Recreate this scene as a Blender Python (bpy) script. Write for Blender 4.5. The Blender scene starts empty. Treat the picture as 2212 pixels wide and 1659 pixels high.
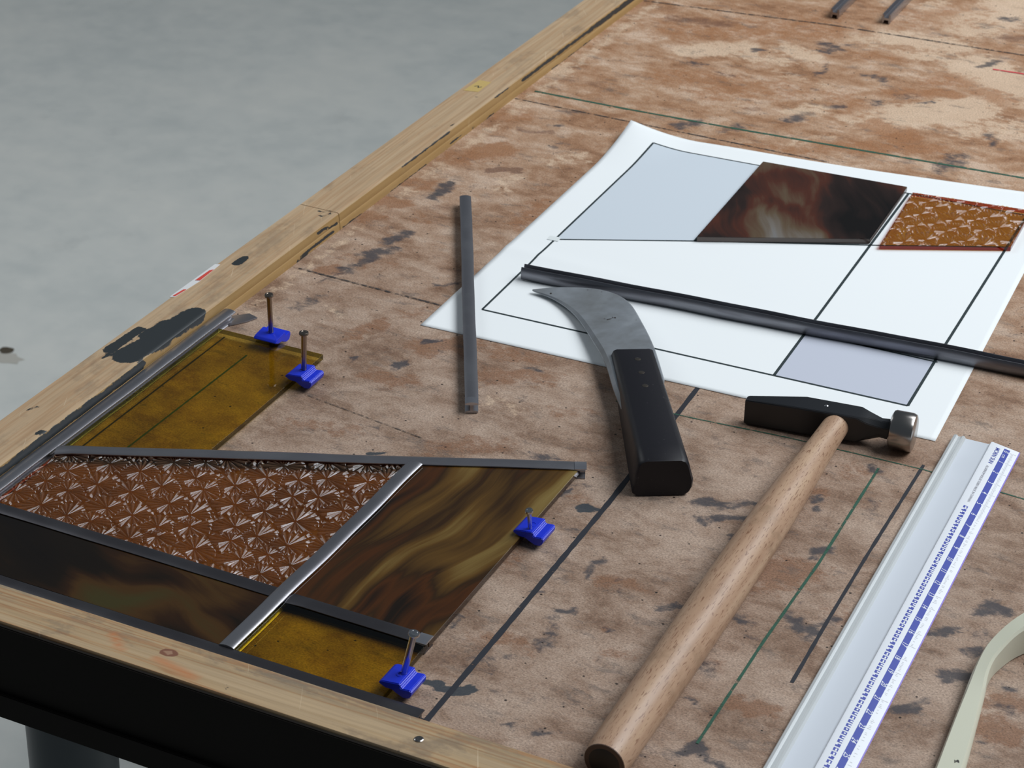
import bpy, bmesh, math, random
import numpy as np
from mathutils import Vector, Matrix

# ------------------------------------------------------------------ camera, light, exposure
scene = bpy.context.scene
COL = scene.collection
TOP = 0.85                                   # height of the bench's work surface above the floor (m)
def W(x, y, z=0.0):                          # bench millimetres -> world metres
    return Vector((x * .001, y * .001, z * .001 + TOP))

cam_d = bpy.data.cameras.new('camera'); cam = bpy.data.objects.new('camera', cam_d); COL.objects.link(cam)
cam_d.sensor_width = 36.0; cam_d.lens = 5079.25 / 2212 * 36.0
cam.location = W(584.6, -644.9, 555.3)
PITCH, ROLL, YAW = 0.507165, 0.0215231, math.radians(25.5543)
cam.rotation_mode = 'QUATERNION'
cam.rotation_quaternion = (Matrix.Rotation(YAW, 3, 'Z') @ Matrix.Rotation(math.pi / 2 - PITCH, 3, 'X')
                           @ Matrix.Rotation(ROLL, 3, 'Z')).to_quaternion()
cam_d.clip_start = .05
cam_d.dof.use_dof = True; cam_d.dof.focus_distance = 1.04; cam_d.dof.aperture_fstop = 44
scene.camera = cam

world = bpy.data.worlds.new('room'); scene.world = world; world.use_nodes = True
world.node_tree.nodes['Background'].inputs[0].default_value = (.72, .86, 1.0, 1)
world.node_tree.nodes['Background'].inputs[1].default_value = .10

def area_light(name, loc, target, sx, sy, power, color):
    d = bpy.data.lights.new(name, 'AREA'); d.shape = 'RECTANGLE'; d.size = sx; d.size_y = sy
    d.energy = power; d.color = color
    o = bpy.data.objects.new(name, d); COL.objects.link(o)
    o.location = loc; o.rotation_mode = 'QUATERNION'
    o.rotation_quaternion = (Vector(target) - Vector(loc)).to_track_quat('-Z', 'Y')
    return o
area_light('window_daylight', W(1150, 1750, 1650), W(200, 450, 0), 1.5, 1.2, 30, (.93, .97, 1.0))
area_light('skylight_daylight', W(1950, 950, 2500), W(200, 350, 0), 1.7, 1.5, 62, (.93, .97, 1.0))
area_light('far_window_daylight', W(-2300, 900, 1700), W(-1200, 1800, -850), 1.4, 1.2, 17, (.93, .97, 1.0))

vs = scene.view_settings
vs.view_transform = 'Standard'; vs.look = 'None'; vs.gamma = 1.0; vs.use_curve_mapping = False
vs.exposure = 0.0

# ------------------------------------------------------------------ node helpers
class NT:
    def __init__(s, name):
        s.m = bpy.data.materials.new(name); s.m.use_nodes = True; s.t = s.m.node_tree
        s.b = s.t.nodes['Principled BSDF']; s.out = s.t.nodes['Material Output']
    def node(s, ty, ins=None, **at):
        n = s.t.nodes.new(ty)
        for k, v in at.items(): setattr(n, k, v)
        for k, v in (ins or {}).items(): s.put(n.inputs[k], v)
        return n
    def put(s, sock, v):
        if isinstance(v, bpy.types.NodeSocket): s.t.links.new(v, sock)
        elif v is not None:
            if sock.type == 'RGBA' and len(v) == 3: v = (*v, 1)
            sock.default_value = v
    def set(s, **kw):
        for k, v in kw.items(): s.put(s.b.inputs[k.replace('_', ' ')], v)
        return s
    def oc(s, sc=(1, 1, 1), rot=0.0, warp=0.0, wscale=.02):           # object coordinates in millimetres
        v = s.node('ShaderNodeTexCoord').outputs['Object']
        v = s.node('ShaderNodeVectorMath', {0: v, 'Scale': 1000.0}, operation='SCALE').outputs[0]
        if warp:
            n = s.node('ShaderNodeTexNoise', {'Vector': v, 'Scale': wscale, 'Detail': 2.0}).outputs['Color']
            n = s.node('ShaderNodeVectorMath', {0: n, 1: (.5, .5, .5)}, operation='SUBTRACT').outputs[0]
            n = s.node('ShaderNodeVectorMath', {0: n, 'Scale': warp}, operation='SCALE').outputs[0]
            v = s.node('ShaderNodeVectorMath', {0: v, 1: n}, operation='ADD').outputs[0]
        if rot: v = s.node('ShaderNodeVectorRotate', {'Vector': v, 'Angle': rot}, rotation_type='Z_AXIS').outputs[0]
        return s.node('ShaderNodeVectorMath', {0: v, 1: sc}, operation='MULTIPLY').outputs[0]
    def noise(s, v, scale=1.0, detail=4.0, rough=.5, dist=0.0):
        return s.node('ShaderNodeTexNoise', {'Vector': v, 'Scale': scale, 'Detail': detail, 'Roughness': rough, 'Distortion': dist}).outputs['Fac']
    def ramp(s, f, stops):
        n = s.node('ShaderNodeValToRGB', {'Fac': f}); e = n.color_ramp.elements
        while len(e) < len(stops): e.new(.5)
        for q, (p, c) in zip(e, stops):
            q.position = p; q.color = (*c, 1) if not isinstance(c, (int, float)) else (c, c, c, 1)
        return n.outputs['Color']
    def math(s, op, a, b=None, clamp=False):
        return s.node('ShaderNodeMath', {0: a, 1: b}, operation=op, use_clamp=clamp).outputs[0]
    def rng(s, v, a, b, c=0.0, d=1.0):
        return s.node('ShaderNodeMapRange', {'Value': v, 'From Min': a, 'From Max': b, 'To Min': c, 'To Max': d}, interpolation_type='SMOOTHSTEP').outputs[0]
    def mix(s, f, a, b, mode='MIX'):
        n = s.node('ShaderNodeMix', data_type='RGBA', blend_type=mode)
        s.put(n.inputs[0], f); s.put(n.inputs[6], a); s.put(n.inputs[7], b)
        return n.outputs[2]
    def attr(s, name): return s.node('ShaderNodeAttribute', attribute_name=name).outputs['Fac']
    def bump(s, h, strength=.3, dist=.0002):
        return s.node('ShaderNodeBump', {'Height': h, 'Strength': strength, 'Distance': dist}).outputs[0]

def plain(name, col, rough=.5, metal=0.0, spec=.5, **kw):
    n = NT(name); n.set(Base_Color=(*col, 1), Roughness=rough, Metallic=metal, Specular_IOR_Level=spec, **kw); return n.m

# ------------------------------------------------------------------ mesh helpers (all in bench millimetres)
def thing(name, label, cat, at, group=None, kind=None):
    o = bpy.data.objects.new(name, None); COL.objects.link(o); o.location = W(*at); o.empty_display_size = .01
    tag(o, label, cat, group, kind); return o
def tag(o, label=None, cat=None, group=None, kind=None):
    for k, v in (('label', label), ('category', cat), ('group', group), ('kind', kind)):
        if v: o[k] = v
    return o
def wloc(o):
    p = Vector(o.location)
    while o.parent: o = o.parent; p = p + Vector(o.location)
    return p
def mesh(name, verts, faces, mat, parent=None, at=None, smooth=None, mats=None, fmat=None):
    verts = np.asarray(verts, float)
    org = wloc(parent) if (parent is not None and at is None) else W(*(at if at is not None else verts.mean(0)))
    me = bpy.data.meshes.new(name)
    v = verts * .001; v[:, 2] += TOP; v -= np.array(org)
    me.from_pydata(v.tolist(), [], faces if isinstance(faces, list) else faces.tolist())
    for m in (mats or [mat]): me.materials.append(m)
    if fmat is not None: me.polygons.foreach_set('material_index', fmat)
    me.update()
    if smooth is not None:
        me.polygons.foreach_set('use_smooth', [True] * len(me.polygons))
        if smooth < 179: me.set_sharp_from_angle(angle=math.radians(smooth))
    o = bpy.data.objects.new(name, me); COL.objects.link(o)
    if parent is not None:
        o.parent = parent; o.location = org - wloc(parent)
    else: o.location = org
    return o
def finish(o, bevel=0.0, seg=2, smooth=35):
    me = o.data; bm = bmesh.new(); bm.from_mesh(me)
    bmesh.ops.recalc_face_normals(bm, faces=bm.faces)
    if bevel:
        ed = [e for e in bm.edges if e.calc_face_angle(0) > math.radians(28)]
        bmesh.ops.bevel(bm, geom=ed, offset=bevel * .001, segments=seg, affect='EDGES', clamp_overlap=True)
    bm.to_mesh(me); bm.free()
    me.polygons.foreach_set('use_smooth', [True] * len(me.polygons)); me.set_sharp_from_angle(angle=math.radians(smooth)); me.update()
    return o
def box(name, x0, x1, y0, y1, z0, z1, mat, parent=None, bevel=0.0, at=None):
    v = [(x, y, z) for z in (z0, z1) for x, y in ((x0, y0), (x1, y0), (x1, y1), (x0, y1))]
    f = [(0, 3, 2, 1), (4, 5, 6, 7), (0, 1, 5, 4), (1, 2, 6, 5), (2, 3, 7, 6), (3, 0, 4, 7)]
    return finish(mesh(name, v, f, mat, parent, at), bevel)
def loft(rings, closed_ends=True):                                   # list of equal-length rings -> verts, faces
    n = len(rings[0]); v = [p for r in rings for p in r]; f = []
    for i in range(len(rings) - 1):
        for j in range(n):
            k = (j + 1) % n
            f.append((i * n + j, i * n + k, (i + 1) * n + k, (i + 1) * n + j))
    if closed_ends:
        f.append(tuple(range(n))[::-1]); f.append(tuple((len(rings) - 1) * n + j for j in range(n)))
    return v, f
def extrude(prof, A, B, n=1, wob=0.0, zoff=0.0, seed=0, shape=None):   # profile (u right of travel, w up) along A->B
    A = np.array(A, float); B = np.array(B, float); d = (B - A) / np.linalg.norm(B - A); r = np.array((d[1], -d[0]))
    rnd = random.Random(seed); ph = [rnd.uniform(0, 6.28) for _ in range(4)]; Ln = np.linalg.norm(B - A); rings = []
    for i in range(n + 1):
        t = i / n; s = t * Ln
        off = wob * (math.sin(s * .045 + ph[0]) + .5 * math.sin(s * .13 + ph[1])); dz = abs(wob) * .35 * math.sin(s * .06 + ph[2])
        c = A + d * s
        p2 = shape(s, Ln, prof) if shape else prof
        rings.append([(c[0] + r[0] * (u + off), c[1] + r[1] * (u + off), w + zoff + dz * (w / 6.0)) for u, w in p2])
    return loft(rings)
def prism(poly, z0, z1):
    n = len(poly); v = [(x, y, z0) for x, y in poly] + [(x, y, z1) for x, y in poly]
    f = [tuple(range(n))[::-1], tuple(range(n, 2 * n))] + [(i, (i + 1) % n, n + (i + 1) % n, n + i) for i in range(n)]
    return v, f
def capsule(P, A, B):
    A = np.array(A, float); B = np.array(B, float); d = B - A; L2 = max((d * d).sum(), 1e-9)
    t = np.clip(((P - A) @ d) / L2, 0, 1)
    return np.linalg.norm(P - A - t[:, None] * d, axis=1)
def smooth01(x): x = np.clip(x, 0, 1); return x * x * (3 - 2 * x)
def put_attr(o, name, vals):
    a = o.data.attributes.new(name, 'FLOAT', 'POINT'); a.data.foreach_set('value', np.asarray(vals, np.float32))

# ------------------------------------------------------------------ materials
def m_floor():
    n = NT('painted_concrete'); v = n.oc()
    a = n.noise(v, .0035, 5, .55); b = n.noise(v, .02, 6, .6); c = n.noise(v, .35, 3, .6)
    col = n.ramp(n.math('ADD', n.math('MULTIPLY', a, .6), n.math('MULTIPLY', b, .4)), [(.36, (.585, .605, .58)), (.5, (.65, .66, .625)), (.64, (.695, .695, .65))])
    speck = n.rng(n.noise(v, .09, 4, .7), .66, .74)
    col = n.mix(n.math('MULTIPLY', speck, .2), col, (.2, .21, .2))
    bl = n.rng(n.noise(n.oc((.012, .006, .01), warp=60), 1, 5, .65), .60, .72)
    col = n.mix(n.math('MULTIPLY', bl, .12), col, (.25, .26, .26))
    n.set(Base_Color=col, Roughness=n.ramp(b, [(.3, .42), (.7, .6)]), Normal=n.bump(c, .25, .0006)); return n.m

def m_hardboard():
    n = NT('stained_hardboard'); v = n.oc()
    a = n.noise(n.oc((.020, .030, .02), warp=26, wscale=.03), 1, 7, .70)
    b = n.noise(n.oc((.08, .12, .08), rot=.2), 1, 5, .7)
    t = n.math('ADD', n.math('MULTIPLY', a, .72), n.math('MULTIPLY', b, .28))
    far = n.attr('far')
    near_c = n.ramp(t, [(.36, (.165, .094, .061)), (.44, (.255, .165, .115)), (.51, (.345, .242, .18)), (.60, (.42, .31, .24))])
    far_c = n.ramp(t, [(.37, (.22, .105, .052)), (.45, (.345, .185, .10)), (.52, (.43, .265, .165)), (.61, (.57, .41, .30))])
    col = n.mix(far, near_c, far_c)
    rag = n.math('SUBTRACT', n.noise(n.oc((.13, .19, .2), warp=5, wscale=.15), 1, 6, .74), .5)
    def ragged(name, lo=.34, hi=.66, amp=1.1):
        at = n.attr(name)
        return n.math('MULTIPLY', n.rng(n.math('ADD', at, n.math('MULTIPLY', rag, amp)), lo, hi), n.rng(at, .02, .25))
    col = n.mix(n.math('MULTIPLY', ragged('pale', .34, .7, 1.6), .8), col, (.64, .475, .34))
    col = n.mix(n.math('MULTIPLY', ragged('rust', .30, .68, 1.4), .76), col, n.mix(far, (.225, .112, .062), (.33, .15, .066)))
    col = n.mix(n.math('MULTIPLY', ragged('brown', .3, .7), .7), col, (.15, .075, .05))
    # grey smears that cover the whole sheet in small flecks
    fl = n.rng(n.noise(n.oc((.04, .10, .1), warp=12, wscale=.05), 1, 6, .75), .54, .68)
    col = n.mix(n.math('MULTIPLY', fl, .55), col, (.115, .095, .085))
    fl2 = n.rng(n.noise(n.oc((.16, .26, .1), rot=-.3), 1, 5, .72), .63, .70)
    col = n.mix(n.math('MULTIPLY', fl2, .55), col, (.06, .062, .07))
    # fibres and grit
    fib = n.noise(n.oc((1.0, 1.5, 1)), 1, 3, .75)
    col = n.mix(1.0, col, n.ramp(fib, [(.32, .55), (.5, 1.0), (.68, 1.38)]), 'MULTIPLY')
    grit = n.rng(n.noise(n.oc((.5, .9, 1), rot=.4), 1, 4, .75), .64, .71)
    col = n.mix(n.math('MULTIPLY', grit, .6), col, (.09, .07, .06))
    col = n.mix(n.math('MULTIPLY', ragged('dark', .30, .80, 1.6), .84), col, (.040, .044, .056))
    col = n.mix(n.math('MULTIPLY', ragged('teal', .34, .55), .9), col, (.02, .036, .05))
    vo = n.node('ShaderNodeTexVoronoi', {'Vector': v, 'Scale': .15, 'Randomness': 1.0})
    pick = n.rng(n.node('ShaderNodeSeparateColor', {0: vo.outputs['Color']}).outputs[0], .50, .52)
    hole = n.math('MULTIPLY', n.rng(vo.outputs['Distance'], .065, .105, 1, 0), pick)
    col = n.mix(n.math('MULTIPLY', hole, .92), col, (.012, .009, .008))
    sc = n.rng(n.noise(n.oc((.02, 1.6, 1), rot=.7, warp=14), 1, 2, .5), .735, .755)
    col = n.mix(n.math('MULTIPLY', sc, .35), col, (.62, .50, .40))
    h = n.math('SUBTRACT', n.math('MULTIPLY', fib, .5), hole)
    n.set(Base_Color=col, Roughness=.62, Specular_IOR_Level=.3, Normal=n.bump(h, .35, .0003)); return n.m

def m_pine(name, along, light, mid, line, dirt=.5, rings=.34):
    n = NT(name)
    sc = (.006, rings, rings) if along == 'x' else (rings, .006, rings)
    g = n.noise(n.oc(sc, warp=1.6, wscale=.015), 1, 3, .5, .2)
    g2 = n.noise(n.oc(tuple(q * 3 for q in sc)), 1, 3, .6)
    col = n.ramp(g, [(.34, light), (.47, mid), (.53, line), (.57, mid), (.70, light)])
    col = n.mix(.5, col, n.ramp(g2, [(.3, .72), (.7, 1.22)]), 'MULTIPLY')
    d = n.rng(n.noise(n.oc((.025, .05, .04) if along == 'x' else (.05, .025, .04), warp=12), 1, 6, .68), .52, .66)
    col = n.mix(n.math('MULTIPLY', d, dirt), col, (.17, .125, .09))
    b = n.rng(n.noise(n.oc(), .09, 5, .7), .68, .72)
    col = n.mix(n.math('MULTIPLY', b, .8), col, (.035, .035, .035))
    scr = n.rng(n.noise(n.oc((.022, .9, .1), rot=1.1, warp=10), 1, 2, .5), .715, .73)
    col = n.mix(n.math('MULTIPLY', scr, .45), col, (.74, .60, .42))
    return n, col

def m_left_rail():
    n, col = m_pine('worn_pine_rail', 'y', (.50, .36, .225), (.47, .325, .195), (.43, .275, .155), .35, .20)
    rag = n.math('SUBTRACT', n.noise(n.oc((.2, .12, .2), warp=5), 1, 6, .7), .5)
    col = n.mix(n.math('MULTIPLY', n.attr('varnish'), .75), col, (.34, .20, .055))
    a = n.attr('paint')
    p = n.math('MULTIPLY', n.rng(n.math('ADD', a, n.math('MULTIPLY', rag, 1.1)), .40, .54), n.rng(a, .02, .2))
    col = n.mix(p, col, (.022, .027, .030))
    n.set(Base_Color=col, Roughness=.5, Normal=n.bump(rag, .2, .0003)); return n.m
def m_front_rail():
    n, col = m_pine('pine_front_rail', 'x', (.45, .325, .195), (.42, .29, .16), (.37, .20, .095), .55, .26)
    g = n.math('MULTIPLY', n.attr('grime'), n.rng(n.noise(n.oc((.03, .12, .1), warp=8), 1, 6, .7), .42, .62))
    col = n.mix(n.math('MULTIPLY', g, .55), col, (.17, .145, .115))
    k = n.attr('knot')
    col = n.mix(n.rng(k, .45, .6), col, (.20, .085, .05)); col = n.mix(n.rng(k, .8, .9), col, (.33, .19, .12))
    col = n.mix(n.math('MULTIPLY', n.attr('resin'), .65), col, (.50, .16, .05))
    n.set(Base_Color=col, Roughness=.48); return n.m

def m_lead(name='lead', base=(.38, .375, .40), dark=(.29, .285, .31), rough=.27):
    n = NT(name)
    s = n.noise(n.oc((.03, .03, .3), warp=8), 1, 3, .5); f = n.noise(n.oc(), .9, 3, .6)
    col = n.mix(n.rng(s, .35, .68), (*dark, 1), (*base, 1))
    n.set(Base_Color=col, Metallic=.85, Roughness=n.ramp(s, [(.3, rough + .05), (.7, rough - .03)]), ); return n.m

def m_streaky(name, sx, sy, rot, stops, warp=45, ws=.013, off=0.0):
    n = NT(name)
    v = n.oc((sx, sy, .02), rot=rot, warp=warp, wscale=ws)
    v = n.node('ShaderNodeVectorMath', {0: v, 1: (off, off * 1.7, off)}, operation='ADD').outputs[0]
    a = n.noise(v, 1, 2, .4, .6)
    b = n.noise(n.node('ShaderNodeVectorMath', {0: v, 1: (3.6, 1.0, 1.0) if sx > sy else (1.0, 3.6, 1.0)}, operation='MULTIPLY').outputs[0], 1, 4, .55, .3)
    t = n.math('ADD', n.math('MULTIPLY', a, .74), n.math('MULTIPLY', b, .26))
    col = n.ramp(t, stops)
    n.set(Base_Color=col, Roughness=.035, Specular_IOR_Level=.5)
    return n.m

def m_clear(name, tint, edge=False, rough=.02, noise=False):              # thin sheet of coloured see-through glass
    n = NT(name); t = n.t
    fc = n.node('ShaderNodeLayerWeight', {'Blend': .5}).outputs['Facing']
    lw = n.math('ADD', n.math('MULTIPLY', n.math('POWER', fc, 5.0), .96), .04)
    c = tint
    if noise:
        s = n.noise(n.oc(), .05, 3, .5)
        c = n.mix(n.rng(s, .3, .7), (*[q * .88 for q in tint], 1), (*tint, 1))
    if noise == 'relief': c = n.mix(n.math('ABSOLUTE', n.attr('thick')), (*[q * .86 for q in tint], 1), (*[min(1, q * 1.06) for q in tint], 1))
    tr = n.node('ShaderNodeBsdfTransparent', {'Color': c})
    gl = n.node('ShaderNodeBsdfGlossy', {'Color': (.95, .97, 1, 1), 'Roughness': rough})
    mx = n.node('ShaderNodeMixShader', {0: lw, 1: tr.outputs[0], 2: gl.outputs[0]})
    if noise == 'relief':
        df = n.node('ShaderNodeBsdfDiffuse', {'Color': (.29, .17, .11, 1)})
        mx = n.node('ShaderNodeMixShader', {0: n.math('ADD', n.math('MULTIPLY', n.math('MAXIMUM', n.attr('thick'), 0.0), .24), .02), 1: mx.outputs[0], 2: df.outputs[0]})
    t.links.new(mx.outputs[0], n.out.inputs[0]); return n.m

def m_ink(name, col, cover=.5):                                            # dry marker with gaps
    n = NT(name)
    k = n.rng(n.noise(n.oc((.35, .35, 1)), 1, 5, .75), cover - .12, cover + .12)
    n.set(Base_Color=(*col, 1), Roughness=.6, Alpha=n.math('SUBTRACT', 1.0, k)); return n.m

def m_beech():
    n = NT('beech'); v = n.oc((.22, .012, .22))
    a = n.noise(v, 1, 4, .55); col = n.ramp(a, [(.3, (.35, .21, .13)), (.5, (.43, .275, .18)), (.7, (.50, .34, .225))])
    fl = n.rng(n.noise(n.oc((2.2, .22, 2.2)), 1, 1.5, .5), .60, .66)
    col = n.mix(n.math('MULTIPLY', fl, .7), col, (.17, .07, .035))
    d = n.rng(n.noise(n.oc(warp=6), .04, 5, .65), .58, .72); col = n.mix(n.math('MULTIPLY', d, .4), col, (.22, .14, .08))
    n.set(Base_Color=col, Roughness=.4); return n.m

MAT = dict(
    floor=m_floor(), board=m_hardboard(), left_rail=m_left_rail(), front_rail=m_front_rail(), lead=m_lead(),
    lead_dark=m_lead('dark_reflection_lead', (.135, .13, .14), (.085, .08, .088), .34), lead_mid=m_lead('dull_lead', (.22, .225, .25), (.15, .15, .17), .33), lead_bright=m_lead('fresh_cut_lead', (.62, .62, .66), (.42, .42, .46), .16),  # lead_dark: same lead, the dark room's reflection put into its colour
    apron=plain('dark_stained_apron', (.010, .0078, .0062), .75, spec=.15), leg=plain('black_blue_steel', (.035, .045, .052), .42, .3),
    yellow=m_clear('yellow_glass', (.905, .81, .335), noise=True), yellow_edge=m_clear('yellow_glass_edge', (.30, .28, .07)),
    amber=m_clear('amber_relief_glass', (.95, .77, .43), rough=.045, noise='relief'), amber_edge=m_clear('amber_glass_edge', (.42, .05, .03)),
    paper=plain('white_paper', (.86, .89, .90), .75, spec=.2), ink=plain('print_ink', (.014, .028, .032), .7), grey_print=plain('grey_print', (.60, .66, .72), .75, spec=.2), grey_print2=plain('mauve_grey_print', (.54, .57, .66), .75, spec=.2), tape=plain('clear_tape', (.80, .84, .84), .35),
    blue=plain('blue_plastic', (.012, .035, .62), .3, Subsurface_Weight=.08, Subsurface_Radius=(.001, .001, .002)),
    nail=plain('bronzed_nail', (.34, .28, .23), .26, 1.0), nail_bright=plain('bright_nail', (.58, .58, .60), .2, 1.0),
    black_steel=plain('black_painted_steel', (.012, .013, .016), .36), steel=plain('polished_steel', (.38, .355, .335), .24, 1.0),
    beech=m_beech(), dark_end=plain('dark_end_grain', (.10, .055, .038), .6),
    alu=plain('anodised_aluminium', (.70, .73, .74), .38, .35), alu_white=plain('satin_white_face', (.66, .70, .76), .4), ruler_white=plain('ruler_print_white', (.78, .81, .86), .4), ruler_blue=plain('ruler_print_blue', (.025, .05, .36), .4), ruler_grey=plain('ruler_print_grey', (.30, .30, .34), .5), violet=plain('violet_rim', (.22, .16, .60), .4),
    cream=plain('cream_plastic', (.62, .62, .50), .35, Subsurface_Weight=.1, Subsurface_Radius=(.003, .003, .002)),
    red=plain('red_tape', (.62, .07, .05), .5), white_tape=plain('white_tape', (.70, .70, .70), .5), yellow_label=plain('yellow_label', (.52, .37, .13), .6),
    ink_black=m_ink('black_marker', (.016, .018, .026), .68), ink_green=m_ink('green_marker', (.022, .095, .06), .60), ink_pencil=m_ink('pencil', (.04, .036, .036), .52), ink_red=m_ink('red_marker', (.6, .06, .07), .62),
)
def m_blade():
    n = NT('worn_blade_steel'); a = n.noise(n.oc(warp=10), .03, 4, .6)
    col = n.ramp(a, [(.35, (.24, .25, .255)), (.55, (.34, .365, .395)), (.7, (.46, .495, .53))])
    r = n.rng(n.noise(n.oc(warp=6), .10, 4, .6), .665, .70); col = n.mix(r, col, (.045, .035, .03))
    n.set(Base_Color=col, Metallic=.45, Roughness=.38); return n.m
def m_black_wood():
    n = NT('blackened_wood'); f = n.rng(n.noise(n.oc((.5, .5, .5), warp=3), 1, 5, .78), .65, .71)
    n.set(Base_Color=n.mix(n.math('MULTIPLY', f, .55), (.010, .0095, .013, 1), (.10, .095, .105, 1)), Roughness=.45, Specular_IOR_Level=.3); return n.m
MAT['blade'] = m_blade(); MAT['black_wood'] = m_black_wood()
DK, RB, RD, AM, OL = (.006, .004, .003), (.030, .010, .004), (.085, .022, .006), (.16, .070, .014), (.25, .19, .075)
MAT['streak_front'] = m_streaky('streaky_dark_brown_glass', .010, .022, .35, [(.36, DK), (.48, (.010, .006, .003)), (.54, (.026, .011, .004)), (.59, (.055, .026, .007)), (.66, (.045, .036, .011))], 50, .013, 3.1)
MAT['streak_right'] = m_streaky('streaky_amber_olive_glass', .026, .0050, .10, [(.36, DK), (.44, (.012, .007, .004)), (.49, (.060, .020, .005)), (.52, (.030, .014, .005)), (.57, (.10, .050, .011)), (.62, (.20, .135, .042)), (.68, (.36, .32, .18))], 30, .011, 4.6)
MAT['streak_paper'] = m_streaky('streaky_dusk_brown_glass', .026, .009, -.5, [(.34, DK), (.45, (.025, .013, .010)), (.52, (.075, .022, .012)), (.58, (.11, .075, .045)), (.65, (.17, .15, .13)), (.74, (.22, .24, .27))], 42, .013, 7.7)

# ------------------------------------------------------------------ the setting
FZ = -850.0
o = mesh('floor', [(-4500, -3500, FZ), (4500, -3500, FZ), (4500, 6500, FZ), (-4500, 6500, FZ)], [(0, 1, 2, 3)], MAT['floor'], at=(0, 0, FZ)); o['kind'] = 'structure'
def disc(name, c, r, z, mat, parent, squash=1.0, n=14, seed=1):
    rnd = random.Random(seed); v = []
    for i in range(n):
        a = 2 * math.pi * i / n; q = r * rnd.uniform(.75, 1.15); v.append((c[0] + q * math.cos(a), c[1] + q * math.sin(a) * squash, z))
    return mesh(name, v, [tuple(range(n))], mat, parent)
disc('chipped_hole', (-1102, 1416), 10, FZ + .6, plain('dark_rusty_chip', (.07, .055, .035), .8), o, 1, seed=4)
disc('chipped_rim', (-1093, 1400), 24, FZ + .3, plain('pale_chip', (.47, .45, .40), .8), o, .6, seed=8)
for i, (x, y, r) in enumerate(((-815, 1985, 7), (-620, 700, 20), (-705, 690, 9))):
    disc('floor_stain', (x, y), r, FZ + .4, plain('floor_stain', (.16, .165, .165), .8), o, .7, seed=20 + i)

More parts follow.
